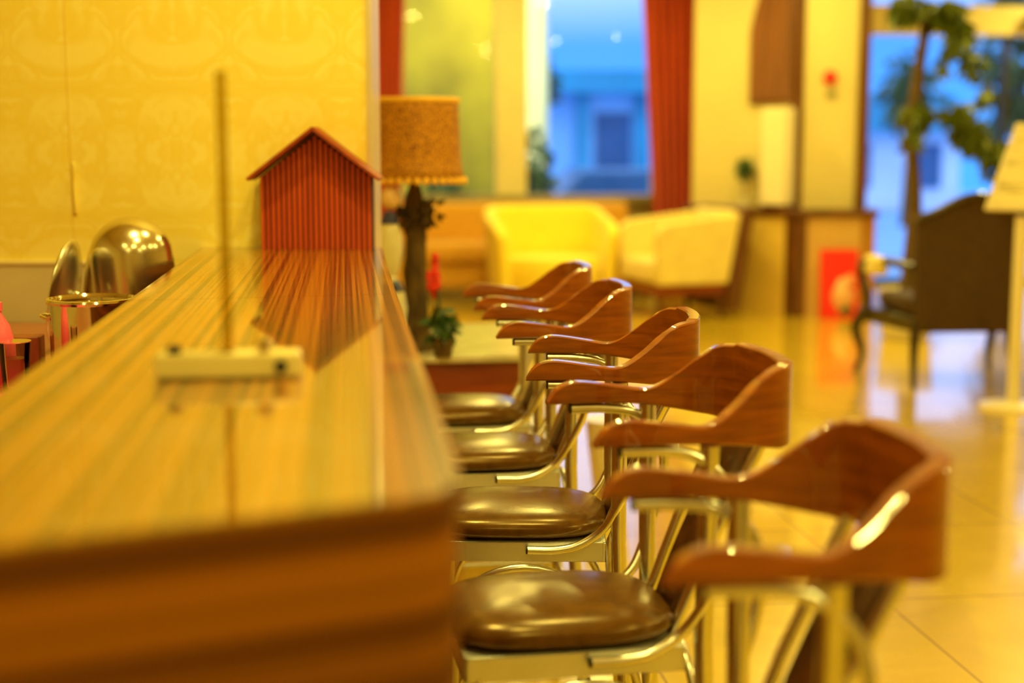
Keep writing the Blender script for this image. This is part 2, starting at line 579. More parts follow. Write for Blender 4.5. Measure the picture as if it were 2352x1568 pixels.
# ---- pillar with wooden posts and a panelled base
P_L, P_C, P_R = (2.98, 12.05), (3.62, 11.22), (4.13, 11.12)
P_B = (4.35, 13.5)
pil = MB().prism([P_L, P_C, P_R, P_B, (3.40, 13.5)], 0, ZC).build('wall_pillar', 'cream_wall')
struct(pil)
def post(x, y, w_, z0, z1, name, m_='dark_wood', rot=0):
    return struct(MB().box((0, 0, (z0 + z1) / 2), (w_, w_, z1 - z0)).build(name, m_, loc=(x, y, 0), rotz=rot, bevel=0.005))
post(3.625, 11.215, 0.075, 0.84, ZC, 'trim_6', rot=0.4)
post(4.130, 11.115, 0.080, 0.84, ZC, 'trim_7', rot=0.1)
# panelled base boxed out in front of the pillar
B_L, B_C, B_R = (2.90, 11.98), (3.57, 11.03), (4.17, 10.92)
base = MB().prism([B_L, B_C, B_R, (4.32, 11.3), (3.2, 12.2)], 0, 0.80).build('trim_8', 'panel_gold')
struct(base)
struct(MB().prism([(2.88, 11.96), (3.56, 10.985), (4.205, 10.875), (4.35, 11.4), (3.2, 12.25)], 0.80, 0.86).build('trim_9', 'dark_wood', bevel=0.01))
struct(MB().prism([(3.515, 11.10), (3.575, 11.005), (3.66, 10.99), (3.66, 11.1)], 0, 0.80).build('trim_10', 'dark_wood'))
struct(MB().prism([(4.08, 10.92), (4.19, 10.90), (4.24, 11.05), (4.1, 11.1)], 0, 0.80).build('trim_11', 'mid_wood'))
rp_ = MB().prism([(3.66, 11.0), (4.08, 10.924), (4.09, 11.0), (3.67, 11.06)], 0.0, 0.80).build('trim_12', 'panel_tan')
struct(rp_)

# ------------------------------------------------------------------ outdoors
struct(MB().bx(-14, 26, YW + 0.12, 42, -0.16, -0.04).build('ground', 'pavement'))
gw = MB().bx(-3.0, 1.9, 17.0, 17.3, -0.04, 4.4).build('reflection_wall', 'reflection_wall')  # added wall, stands in for room reflections in the window glass
tag(gw, 'added olive yellow wall outside, standing in for reflections in the left window pane', 'wall')
gw['kind'] = 'structure'
pc = MB().lathe([(0.24, -0.04), (0.24, 0.1), (0.19, 0.16), (0.17, 3.4), (0.24, 3.5), (0.24, 4.2)], (2.15, 16.2, 0), 24).build('stone_column', 'pale_stone')
tag(pc, 'pale stone column outside, just right of the white mullion', 'column')
ol = bpy.data.lights.new('wall_fill_light', 'AREA')  # added warm fill that brightens the stand-in wall outside
ol.shape = 'DISK'; ol.size = 0.5; ol.energy = 110; ol.color = (1.0, 0.85, 0.25)
oo = bpy.data.objects.new('wall_fill_light', ol)
oo.location = (1.4, 14.6, 3.3)
oo.rotation_euler = (math.radians(50), 0, 0)
COL.objects.link(oo)

def shrub(name, label, x, y, z0, h, rad, n, size, m_='dark_leaf', trunk=True):
    t_ = thing(name, label, 'tree' if trunk else 'shrub', (x, y, z0))
    if trunk:
        MB().tube([(0, 0, 0), (0.04, 0, h * 0.35), (0, 0.05, h * 0.7)], [0.09, 0.07, 0.04], 10).build('trunk', 'bark', t_)
    MB().leaves((0, 0, h * (0.68 if trunk else 0.5)), rad, n, size).build('foliage', m_, t_)
    return t_
shrub('courtyard_tree', 'dark leafy tree outside at the far right, just past the black door mullion', 8.55, 17.5, -0.04, 3.6, (0.42, 0.6, 1.3), 420, 0.26)
shrub('courtyard_tree', 'slender tree outside behind the drooping indoor plant', 9.75, 24, -0.04, 3.4, (0.45, 0.5, 0.7), 260, 0.26)
shrub('courtyard_tree', 'slim green tree outside behind the white bar of the left window', 3.0, 23.5, -0.04, 3.6, (0.55, 0.5, 0.55), 420, 0.2)
shrub('garden_shrub', 'low dark shrub outside the window beside the orange lampshade', 1.15, 16.4, -0.04, 1.25, (0.32, 0.3, 0.62), 320, 0.16, trunk=False)
shrub('garden_shrub', 'dark green shrub outside at the foot of the stone column', 2.05, 15.4, -0.04, 1.7, (0.24, 0.26, 0.8), 420, 0.14, trunk=False)
# pale pavilion seen through the right-hand pane
pv = thing('pavilion', 'pale blue pavilion far outside the left window, right pane', 'building', (4.9, 26, -0.04))
MB().bx(-1.6, 1.8, 0, 2.5, 0, 2.35).build('wall', 'far_white', pv)
MB().prism_y([(-2.1, 2.35), (2.2, 2.35), (1.7, 2.75), (-1.6, 2.75)], -0.5, 3).build('roof', 'far_teal', pv)
for x in (-1.5, -0.55, 0.55, 1.55):
    MB().bx(x - 0.12, x + 0.12, -0.12, 0.0, 0, 2.35).build('column', 'far_teal', pv)
MB().bx(-0.3, 0.35, -0.06, 0.0, 0, 2.0).build('door', 'far_navy', pv)
# parked car body outside, low and dark blue
cr_ = thing('parked_car', 'dark blue parked car outside below the pale pavilion', 'car', (3.85, 20.0, -0.04))
MB().prism_y([(-1.1, 0.25), (1.1, 0.25), (1.1, 0.62), (0.8, 0.72), (0.5, 1.08), (-0.6, 1.08), (-0.95, 0.72), (-1.1, 0.62)], -0.75, 0.75).build('body', 'far_navy', cr_, bevel=0.06, seg=3)
for x in (-0.7, 0.7):
    for y in (-0.72, 0.72):
        MB().lathe([(0.02, -0.09), (0.3, -0.09), (0.3, 0.09), (0.02, 0.09)], (x, y, 0.3), 20, rot=Matrix.Rotation(PI / 2, 3, 'X')).build('wheel', 'black_rubber', cr_)
# far house for the entrance glazing
fh = thing('far_house', 'blue and white house far outside the glazed entrance', 'building', (10.2, 30, -0.04))
MB().bx(-3.2, 3.2, 0, 4, 0, 1.7).build('wall', 'far_pale', fh)
MB().prism_y([(-3.5, 1.7), (3.5, 1.7), (2.8, 2.5), (-2.8, 2.5)], -0.4, 4.4).build('roof', 'far_teal', fh)
for x in (-2.4, -0.8, 0.8, 2.4):
    MB().bx(x - 0.35, x + 0.35, -0.06, 0.0, 0.5, 1.45).build('window', 'far_navy', fh)

# ------------------------------------------------------------------ bar counter
CT = 1.07
bar = thing('bar_counter', 'long glossy zebra-grained bar counter running toward the papered wall', 'counter')
def far_y(x):
    return WO.y + (x - WO.x) * math.tan(WA) - 0.001
near = [(-0.45, 0.985), (-0.25, 1.052), (-0.02, 1.132), (0.050, 1.156), (0.078, 1.172), (0.092, 1.20), (0.099, 1.26)]
seam_l, seam_r = (-0.41, 2.742), (0.1005, 2.808)
front = near + [(0.1005, 1.7), seam_r]
MB().prism(front + [seam_l, (-0.41, 1.713), (-0.43, 1.2)], CT - 0.004, CT).build('countertop_panel', 'zebra_top', bar, angle=2)
MB().prism([(seam_l[0], seam_l[1] + 0.0022), (seam_r[0], seam_r[1] + 0.0022), (0.106, far_y(0.106)), (-0.41, far_y(-0.41))], CT - 0.004, CT).build('countertop_panel', 'zebra_top', bar, angle=2)
MB().prism([(x - 0.0005, y + 0.0006) for x, y in front] + [(0.1055, far_y(0.106) - 0.002), (-0.409, far_y(-0.41) - 0.002), (-0.4095, 1.713), (-0.4295, 1.2)], CT - 0.04, CT - 0.0042).build('edge_core', 'zebra_end', bar, angle=4)
e_ = MB()
inset = [(x - 0.001, y + 0.002) for x, y in near]
e_.prism(inset + [(0.098, 1.29), (-0.40, 1.29), (-0.43, 1.2)], 0.0, CT - 0.041)
e_.build('end_panel', 'zebra_end', bar)
MB().bx(0.074, 0.0985, 1.292, 4.04, 0.0, CT - 0.041).build('front_panel', 'zebra_end', bar)
MB().bx(-0.40, -0.375, 1.292, 4.14, 0.0, CT - 0.041).build('back_panel', 'zebra_end', bar)

# worktop behind the counter
wt = thing('worktop', 'low reddish worktop behind the bar counter', 'worktop')
MB().prism([(-1.35, 1.4), (-0.415, 1.4), (-0.415, far_y(-0.415) - 0.012), (-1.35, far_y(-1.35) - 0.012)], 0.815, 0.85).build('top', 'worktop', wt, bevel=0.004)
MB().bx(-1.3, -0.45, 1.45, 4.1, 0, 0.815).build('cabinet_body', 'dark_wood', wt)

# red house on the counter
ha = math.radians(-7)
hs = thing('model_house', 'small red ribbed wooden house with pitched roof at the far end of the bar', 'model house', (-0.077, 4.058, CT), ha)
HW, HE, HA, HD = 0.157, 0.203, 0.338, 0.062
MB().prism_y([(-HW, 0), (HW, 0), (HW, HE), (0.0, HA - 0.012), (-HW, HE)], 0, HD).build('wall', 'barn_groove', hs)
ri = MB()
k = 0
x = -HW + 0.006
while x < HW - 0.004:
    zt = HE + (HA - 0.02 - HE) * (1 - abs(x) / HW)
    ri.bx(x - 0.0048, x + 0.0048, -0.006, 0.0005, 0.0, zt)
    x += 0.0150
ri.build('rib_cladding', 'barn_red', hs, bevel=0.001)
for sgn in (-1, 1):
    ax, az = 0.0, HA
    bx_, bz = sgn * 0.181, HE - 0.004
    d = Vector((bx_ - ax, 0, bz - az))
    ln = d.length
    ang = math.atan2(d.z, d.x)
    rr = Matrix.Rotation(-ang, 3, 'Y')
    c_ = Vector(((ax + bx_) / 2, HD / 2 - 0.032, (az + bz) / 2))
    MB().box((0, 0, 0), (ln + 0.004, HD + 0.075, 0.008), rr).build('roof_panel', 'roof_red', hs, loc=c_)

# acrylic divider with its foot
ac = thing('counter_divider', 'thin clear acrylic divider on a white bolted foot, nearest thing on the bar', 'divider', (-0.148, 1.80, CT))
ra = math.atan2(0.148, 1.80)
rz = Matrix.Rotation(ra, 3, 'Z')
MB().box(rz @ Vector((0, 0.05, 0.192)), (0.013, 0.10, 0.376), rz).build('acrylic_sheet', 'acrylic', ac)
MB().box((0, 0.01, 0.017), (0.182, 0.045, 0.032)).build('foot', 'cream_plastic', ac, bevel=0.006, seg=3)
MB().lathe([(0.009, 0), (0.009, 0.006), (0.006, 0.010), (0.0001, 0.011)], (-0.066, 0.0, 0.033), 16).build('bolt', 'black_metal', ac)
MB().lathe([(0.008, 0), (0.010, 0.008), (0.008, 0.016), (0.0001, 0.019)], (0.045, 0.0, 0.033), 16).build('bolt', 'chrome', ac)
MB().lathe([(0.008, 0), (0.008, 0.006), (0.0001, 0.008)], (0.066, -0.012, 0.016), 16, rot=Matrix.Rotation(PI / 2, 3, 'X')).build('bolt', 'black_metal', ac)

# ------------------------------------------------------------------ kitchenware behind the counter
WZ = 0.85
pot = thing('steel_pot', 'tall polished steel pot with a rolled rim on the worktop', 'pot', (-0.562, 3.25, WZ))
MB().lathe([(0.090, 0.0), (0.094, 0.004), (0.094, 0.165), (0.090, 0.165), (0.090, 0.010), (0.0001, 0.010)], n=40).build('body', 'chrome', pot)
MB().lathe([(0.092, 0.162), (0.099, 0.164), (0.101, 0.169), (0.099, 0.174), (0.092, 0.175), (0.089, 0.170), (0.092, 0.162)], n=40).build('rim', 'chrome', pot)
for s in (-1, 1):
    MB().tube(spline([(s * 0.093, -0.03, 0.13), (s * 0.108, -0.02, 0.135), (s * 0.112, 0, 0.136), (s * 0.108, 0.02, 0.135), (s * 0.093, 0.03, 0.13)], 5), 0.004, 8).build('handle', 'steel', pot)
dm = thing('steel_dome_lid', 'large mirror-polished steel dome lying tilted behind the pot', 'lid', (-0.528, 3.76, WZ + 0.010))
prof = [(0.100, 0.0), (0.104, 0.003), (0.100, 0.006), (0.100, 0.19)]
prof += [(0.100 * math.cos(a * PI / 20), 0.19 + 0.085 * math.sin(a * PI / 20)) for a in range(1, 10)] + [(0.0001, 0.275)]
MB().lathe([(r * 1.05, z * 1.17) for r, z in prof], n=48, rot=Matrix.Rotation(math.radians(-5), 3, 'Y')).build('dome', 'brushed_steel', dm)
for i, (x, y, tl, lab) in enumerate(((-0.700, 3.64, 9, 'thin steel lid leaning upright left of the polished dome'), (-0.676, 3.98, 6, 'thin steel lid wedged between the dome and another lid'))):
    ld = thing('pan_lid', lab, 'lid', (x, y, WZ), group='steel lids beside the dome')
    R_ = Matrix.Rotation(math.radians(8), 3, 'X') @ Matrix.Rotation(math.radians(tl), 3, 'Y') @ Matrix.Rotation(math.radians(84), 3, 'Z') @ Matrix.Rotation(PI / 2, 3, 'X')
    lo = MB().lathe([(0.135, 0), (0.138, 0.004), (0.135, 0.008), (0.115, 0.014), (0.06, 0.022), (0.0001, 0.025)], (0, 0, 0.146), 40, rot=R_)
    lo.build('disc', 'steel', ld)
    kn = R_ @ Vector((0, 0, 0.034)) + Vector((0, 0, 0.146))
    MB().ball(kn, 0.013).build('knob', 'chrome', ld)
bk = MB().bx(-0.045, 0.05, -0.03, 0.03, 0, 0.085).build('small_box', 'brick_box', loc=(-0.735, 3.30, WZ), bevel=0.003)
tag(bk, 'small brown-red box on the worktop left of the steel pot', 'box')
gl = thing('glass_tumbler', 'clear glass tumbler with pink contents at the left edge of the photo', 'glass', (-0.690, 3.05, WZ))
MB().lathe([(0.026, 0.0), (0.033, 0.105), (0.031, 0.105), (0.0245, 0.012), (0.0001, 0.012)], n=28).build('tumbler_wall', 'tumbler_glass', gl)
MB().lathe([(0.0245, 0.014), (0.0285, 0.070), (0.0001, 0.072)], n=28).build('pink_drink', 'pink_plastic', gl)
MB().lathe([(0.0335, 0.104), (0.0345, 0.106), (0.0315, 0.106)], n=28).build('rim', 'chrome', gl)
pj = thing('pink_bottle', 'bright pink plastic bottle cut off by the left edge of the photo', 'bottle', (-0.748, 3.12, WZ))
MB().lathe([(0.040, 0), (0.044, 0.006), (0.044, 0.09), (0.034, 0.13), (0.020, 0.155), (0.018, 0.165)], n=28).build('body', 'pink_plastic', pj)
MB().lathe([(0.021, 0.162), (0.021, 0.18), (0.0001, 0.182)], n=24).build('cap', 'pink_plastic', pj)
ty = MB().prism([(-0.80, 2.86), (-0.60, 2.86), (-0.60, 3.22), (-0.80, 3.22)], WZ, WZ + 0.001).build('pink_mat', 'pink_plastic')
tag(ty, 'thin pink mat lying under the glass tumbler', 'mat')

# ------------------------------------------------------------------ bar stools
def top_z(x):
    pts = [(0.0, 0.0), (0.006, 0.014), (0.02, 0.030), (0.042, 0.0395), (0.07, 0.0405), (0.15, 0.030), (0.185, 0.026), (0.21, 0.031), (0.25, 0.056), (0.285, 0.084), (0.315, 0.104), (0.34, 0.111), (0.40, 0.111)]
    for i in range(len(pts) - 1):
        if pts[i][0] <= x <= pts[i + 1][0]:
            u = (x - pts[i][0]) / (pts[i + 1][0] - pts[i][0])
            # cubic through neighbours
            p0 = pts[max(0, i - 1)]; p3 = pts[min(len(pts) - 1, i + 2)]
            m0 = (pts[i + 1][1] - p0[1]) / (pts[i + 1][0] - p0[0]) * (pts[i + 1][0] - pts[i][0])
            m1 = (p3[1] - pts[i][1]) / (p3[0] - pts[i][0]) * (pts[i + 1][0] - pts[i][0]) if p3[0] != pts[i][0] else 0
            return (2 * u ** 3 - 3 * u * u + 1) * pts[i][1] + (u ** 3 - 2 * u * u + u) * m0 + (-2 * u ** 3 + 3 * u * u) * pts[i + 1][1] + (u ** 3 - u * u) * m1
    return pts[-1][1]


BZ = 0.893          # underside of the wooden band
HWID = 0.190
def make_stool(label):
    t_ = thing('bar_stool', label, 'bar stool', group='bar stools along the counter')
    # bent wooden arm-and-back band
    L_, rc, HB = 0.280, 0.066, 0.150
    def halfw(x):
        u = min(1, max(0, (x - 0.10) / (L_ - 0.10)))
        return HWID - (HWID - HB) * u * u
    path = []
    for i in range(27):
        u = i / 26
        x = L_ * (u ** 1.25)
        path.append((x, -halfw(x)))
    a0 = math.atan2(halfw(L_ - 0.01) - HB, 0.01)
    for i in range(1, 13):
        a = i / 12 * PI / 2
        path.append((L_ + rc * math.sin(a), -HB + rc - rc * math.cos(a)))
    half = list(path)
    nb = 9
    y_a = -HB + rc
    for i in range(1, nb):
        y = y_a + (-2 * y_a) * i / nb
        path.append((L_ + rc + 0.008 * (1 - (y / y_a) ** 2), y))
    path += [(x, -y) for x, y in reversed(half)]
    th = 0.0125
    mb = MB()
    rings = []
    for i, (x, y) in enumerate(path):
        a = Vector(path[max(0, i - 1)]); c = Vector(path[min(len(path) - 1, i + 1)])
        d = (c - a).normalized()
        n = Vector((d.y, -d.x))          # outward
        h = max(0.004, top_z(min(x * 1.05, 0.4)))
        if x > 0.34:
            h += 0.004
        z1 = BZ + h
        dz = -0.024 * min(1, max(0, (x - 0.13) / 0.19)) ** 1.6
        bv = min(0.003, h * 0.3)
        P = Vector((x, y))
        ring = []
        for (o_, z) in ((th, BZ + dz + bv), (th, z1 - bv), (th - bv, z1), (-th + bv, z1), (-th, z1 - bv), (-th, BZ + dz + bv), (-th + bv, BZ + dz), (th - bv, BZ + dz)):
            q = P + n * o_
            ring.append((q.x, q.y, z))
        rings.append(ring)
    vs = [p for r in rings for p in r]
    fs = []
    for i in range(len(rings) - 1):
        for k in range(8):
            k2 = (k + 1) % 8
            fs.append((i * 8 + k, i * 8 + k2, (i + 1) * 8 + k2, (i + 1) * 8 + k))
    fs.append(tuple(range(8)))
    m_ = (len(rings) - 1) * 8
    fs.append(tuple(range(m_ + 7, m_ - 1, -1)))
    mb.add(vs, fs)
    mb.build('arm_and_back_band', 'stool_wood', t_, angle=25)
    # cushion: superellipse plan, domed
    def cushion(u, v):
        a = 2 * PI * u
        # v 0 bottom centre -> 1 top centre
        prof = [(0.0, 0.0), (0.89, 0.0), (0.965, 0.007), (1.0, 0.021), (0.985, 0.035), (0.93, 0.047), (0.82, 0.057), (0.6, 0.065), (0.3, 0.070), (0.0, 0.071)]
        r, z = prof[min(9, int(round(v * 9)))]
        ca, sa = math.cos(a), math.sin(a)
        ex = 2 / 3.5
        x = math.copysign(abs(ca) ** ex, ca) * 0.196
        y = math.copysign(abs(sa) ** ex, sa) * 0.162
        if ca > 0:
            y *= 1 - 0.10 * max(0, ca) ** 2
        return (-0.022 + x * r, y * r, 0.549 + z * 0.84)
    MB().grid(cushion, 56, 10, True).build('seat', 'leather', t_, subsurf=1)
    # metal apron
    ap = MB()
    ap.bx(-0.20, 0.165, -0.160, -0.154, 0.507, 0.547)
    ap.bx(-0.20, 0.165, 0.154, 0.160, 0.507, 0.547)
    ap.bx(-0.20, -0.194, -0.160, 0.160, 0.507, 0.547)
    ap.bx(0.159, 0.165, -0.160, 0.160, 0.507, 0.547)
    ap.bx(-0.194, 0.159, -0.154, 0.154, 0.542, 0.547)
    ap.build('seat_rail', 'rail_steel', t_, bevel=0.001)
    for s in (-1, 1):
        y = s * 0.180
        lg = MB()
        lg.tube([(0.225, y * 1.03, 0.0), (0.195, y * 0.97, 0.40), (0.190, y * 0.965, 0.56), (0.190, y * 1.02, 0.75), (0.190, y * 1.05, BZ - 0.004)], 0.0158, 14)
        lb = lg.build('leg', 'steel', t_)
        MB().lathe([(0.017, 0), (0.017, 0.012), (0.014, 0.018)], (0.225, y * 1.03, 0), 14).build('foot_cap', 'black_rubber', lb)
        lg = MB()
        lg.tube([(-0.215, y * 1.03, 0.0), (-0.180, y * 0.88, 0.40), (-0.178, y * 0.80, 0.542)], 0.0135, 14)
        lb = lg.build('leg', 'steel', t_)
        MB().lathe([(0.017, 0), (0.017, 0.012), (0.014, 0.018)], (-0.215, y * 1.03, 0), 14).build('foot_cap', 'black_rubber', lb)
        # C-shaped tube: along the rail, up behind the leg, forward under the arm
        y2 = s * 0.171
        pts = spline([(0.004, y2, 0.534), (0.060, y2, 0.534), (0.110, y2, 0.545), (0.158, y2, 0.578), (0.190, y2 + s * 0.018, 0.635), (0.218, y2 + s * 0.034, 0.705),
                      (0.228, y2 + s * 0.034, 0.775), (0.210, y2 + s * 0.026, 0.835), (0.165, y2 + s * 0.018, 0.872), (0.110, y2 + s * 0.017, 0.882), (0.045, y2 + s * 0.017, 0.883)], 6)
        ab = MB().tube(pts, 0.0092, 12).build('arm_support', 'steel', t_)
        for q, dx in ((pts[0], -1), (pts[-1], -1)):
            MB().tube([(q.x + 0.0004 * dx, q.y, q.z), (q.x + 0.004 * dx, q.y, q.z)], 0.0085, 12).build('end_plug', 'black_rubber', ab)
        # arched brace between front and rear legs
        yb = s * 0.164
        pts = [(-0.002 + 0.176 * math.cos(a * PI / 20), yb, 0.32 + 0.175 * math.sin(a * PI / 20)) for a in range(21)]
        MB().tube(pts, 0.0085, 10).build('arched_brace', 'steel', t_)
        # slim upright beside the splat
        MB().tube([(0.158, s * 0.085, 0.53), (0.225, s * 0.095, 0.70), (0.312, s * 0.105, BZ - 0.012)], 0.010, 10).build('back_upright', 'steel', t_)
    # rear arch brace
    pts = [(0.192, 0.170 * math.cos(a * PI / 20), 0.33 + 0.185 * math.sin(a * PI / 20)) for a in range(21)]
    MB().tube(pts, 0.0085, 10).build('arched_brace', 'steel', t_)
    # dark splat from seat to band
    def splat(u, v):
        x = 0.166 + 0.160 * v ** 1.15
        return (x + 0.02 * (1 - (2 * u - 1) ** 2), (u - 0.5) * (0.10 + 0.05 * v), 0.545 + (BZ - 0.545) * v)
    MB().grid(splat, 9, 12).build('back_splat', 'splat_wood', t_, solid=0.012)
    # footrest ring of four bars
    ft = MB()
    for s in (-1, 1):
        ft.tube([(-0.196, s * 0.178, 0.21), (0.208, s * 0.182, 0.21)], 0.009, 10)
    ft.tube([(-0.196, -0.178, 0.21), (-0.196, 0.178, 0.21)], 0.009, 10)
    ft.tube([(0.208, -0.182, 0.21), (0.208, 0.182, 0.21)], 0.009, 10)
    ft.build('footrest', 'steel', t_)
    return t_


def dup(root, loc, rotz, label):
    r = root.copy()
    COL.objects.link(r)
    r.location = loc
    r.rotation_euler = (0, 0, rotz)
    r['label'] = label
    for ch in list(root.children):
        c = ch.copy()
        COL.objects.link(c)
        c.parent = r
        for g in ch.children:
            d = g.copy()
            COL.objects.link(d)
            d.parent = c
    return r


stool_spots = [((0.335, 1.640, 0), 0, 'nearest wood-backed bar stool, most blurred, at the lower right of the photo'),
               ((0.372, 2.345, 0), math.radians(3), 'second bar stool from the front, between the nearest and the sharpest'),
               ((0.385, 2.995, 0), math.radians(-8), 'sharply focused bar stool in the middle of the row'),
               ((0.365, 3.625, 0), 0, 'fourth bar stool from the front, second from the papered wall'),
               ((0.365, 4.225, 0), 0, 'farthest bar stool, beside the red-brown chest and table lamp')]
proto = make_stool(stool_spots[0][2])
proto.location = stool_spots[0][0]
proto.rotation_euler.z = stool_spots[0][1]
for loc, rz_, lab in stool_spots[1:]:
    dup(proto, loc, rz_, lab)

# ------------------------------------------------------------------ lamp table behind the papered wall
TT = 0.635
tb = thing('low_chest', 'red-brown wooden chest with a grey marble top beyond the farthest stool', 'chest', (0.395, 5.35, 0))
MB().bx(-0.245, 0.245, -0.44, 0.44, 0.05, TT - 0.025).build('body', 'red_wood', tb, bevel=0.006)
MB().bx(-0.26, 0.26, -0.46, 0.46, TT - 0.025, TT).build('top', 'marble_grey', tb, bevel=0.005)
for sx_ in (-1, 1):
    for sy_ in (-1, 1):
        MB().bx(sx_ * 0.215 - 0.025, sx_ * 0.215 + 0.025, sy_ * 0.41 - 0.025, sy_ * 0.41 + 0.025, 0, 0.05).build('foot', 'dark_wood', tb)

lp = thing('table_lamp', 'table lamp with woven orange drum shade on a gnarled dark trunk base', 'lamp', (0.250, 5.08, TT))
rng = random.Random(4)
def wob(a, z):
    return 1 + 0.22 * math.sin(3 * a + z * 22) + 0.13 * math.sin(7 * a - z * 35)
MB().lathe([(0.075, 0), (0.080, 0.02), (0.050, 0.05), (0.038, 0.14), (0.040, 0.28), (0.034, 0.40), (0.042, 0.48), (0.026, 0.55), (0.014, 0.60), (0.010, 0.66)], n=28, wob=wob).build('trunk_base', 'bark', lp)
for (p0, p1, p2) in (((0, -0.02, 0.44), (0.035, -0.05, 0.49), (0.062, -0.05, 0.54)), ((0, 0, 0.46), (-0.05, -0.03, 0.50), (-0.075, -0.03, 0.56)), ((0, 0, 0.06), (0.06, -0.03, 0.10), (0.07, -0.04, 0.16))):
    MB().tube(spline([p0, p1, p2], 5), 0.009, 8).build('branch', 'bark', lp)
lf = MB()
lf.leaves((0.035, -0.04, 0.50), (0.05, 0.04, 0.05), 60, 0.04, rng=rng)
lf.leaves((-0.05, -0.03, 0.48), (0.04, 0.04, 0.05), 40, 0.04, rng=rng)
lf.build('carved_leaves', 'bark', lp)
SH0, SH1 = 0.61, 0.888
def shade_r(v):
    return 0.166 - 0.012 * v + 0.012 * max(0, 0.15 - v) / 0.15
MB().grid(lambda u, v: (shade_r(v) * math.cos(2 * PI * u), shade_r(v) * math.sin(2 * PI * u), SH0 + (SH1 - SH0) * v), 48, 9, True).build('lamp_shade', 'wicker', lp, solid=0.004)
rm = MB()
ringp = lambda r, z, amp=0, k=0: [(r * math.cos(2 * PI * i / 60), r * math.sin(2 * PI * i / 60), z + amp * math.sin(k * 2 * PI * i / 60)) for i in range(61)]
rm.tube(ringp(shade_r(1), SH1 - 0.006), 0.011, 8, caps=False)
rm.build('shade_top_band', 'shade_rim', lp)
fr_ = MB()
for i in range(36):
    a = 2 * PI * i / 36
    fr_.ball((0.176 * math.cos(a), 0.176 * math.sin(a), SH0 - 0.006), 0.013, 8)
o_ = fr_.build('fringe', 'shade_rim', lp)
MB().tube([(0, 0, 0.655), (0, 0, SH1 - 0.03)], 0.005, 8).build('stem', 'steel', lp)
MB().ball((0, 0, 0.74), 0.035, 14, (1, 1, 1.2)).build('bulb', 'paper_shade', lp)

vs_ = thing('porcelain_vase', 'pale porcelain double-gourd vase with dark blue bands left of the lamp base', 'vase', (0.156, 4.97, TT))
MB().lathe([(0.040, 0), (0.045, 0.01), (0.034, 0.03), (0.052, 0.10), (0.060, 0.16), (0.050, 0.22), (0.030, 0.26), (0.024, 0.275), (0.034, 0.30), (0.046, 0.36), (0.044, 0.42), (0.026, 0.47), (0.016, 0.50)], n=28).build('body', 'porcelain', vs_)
MB().lathe([(0.047, 0.225), (0.0505, 0.222), (0.040, 0.248), (0.030, 0.262)], n=28).build('band', 'cobalt', vs_)
MB().lathe([(0.036, 0.458), (0.034, 0.462), (0.026, 0.478), (0.018, 0.50)], n=28).build('band', 'cobalt', vs_)
MB().ball((0.006, 0, 0.548), 0.036, 18, (1, 1, 1.15)).build('stopper', 'porcelain_pink', vs_)
fp = thing('potted_flower', 'red flowers over dark leaves right of the lamp base', 'plant', (0.335, 4.90, TT))
MB().lathe([(0.030, 0), (0.040, 0.06), (0.037, 0.06), (0.0001, 0.05)], n=24).build('pot', 'bark', fp)
MB().leaves((0, 0, 0.115), (0.045, 0.045, 0.055), 90, 0.05, rng=rng).build('leaves', 'dark_leaf', fp)
MB().tube([(0, 0, 0.05), (-0.01, 0, 0.15), (-0.022, 0, 0.26)], 0.005, 8).build('stem', 'dark_leaf', fp)
fl = MB()
for i in range(26):
    fl.ball((-0.030 + rng.uniform(-0.016, 0.016), rng.uniform(-0.02, 0.02), 0.275 + rng.uniform(-0.065, 0.075)), 0.013, 8)
fl.build('blossoms', 'flower_red', fp)

wb = thing('waste_bin', 'white tapered bin on the floor seen between the stools', 'bin', (1.02, 5.42, 0))
MB().lathe([(0.055, 0.0), (0.058, 0.004), (0.092, 0.29), (0.089, 0.29), (0.055, 0.01), (0.0001, 0.01)], n=28).build('body', 'white_enamel', wb)
MB().lathe([(0.090, 0.286), (0.096, 0.290), (0.096, 0.297), (0.088, 0.297)], n=28).build('rim', 'white_enamel', wb)

# ------------------------------------------------------------------ curtains
def curtain(name, label, x0t, x1t, x0b, x1b, y, z0, z1, m_, pleats, amp=0.045, pinch=None):
    t_ = thing(name, label, 'curtain', ((x0t + x1t) / 2, y, 0))
    cx_ = (x0t + x1t) / 2
    def fn(u, v):
        k_ = 1 - v
        a = x0t + (x0b - x0t) * k_
        b2 = x1t + (x1b - x1t) * k_
        x_ = a + (b2 - a) * u
        return (x_ - cx_, amp * math.sin(2 * PI * pleats * u + 0.6 * v), z0 + (z1 - z0) * v)
    MB().grid(fn, pleats * 10 + 1, 24).build('fabric', m_, t_, solid=0.006)
    MB().tube([(x0t - cx_ - 0.03, 0, z1 + 0.005), (x1t - cx_ + 0.03, 0, z1 + 0.005)], 0.016, 10).build('heading_rod', 'dark_wood', t_)
    return t_
curtain('red_curtain', 'narrow red curtain at the left end of the window above the lamp', 0.18, 0.585, 0.18, 0.50, 13.22, 0.02, 2.90, 'curtain_red', 4)
curtain('red_curtain', 'wide red curtain at the right end of the window', 2.70, 3.22, 2.88, 3.22, 12.92, 0.02, 2.90, 'curtain_red', 6)

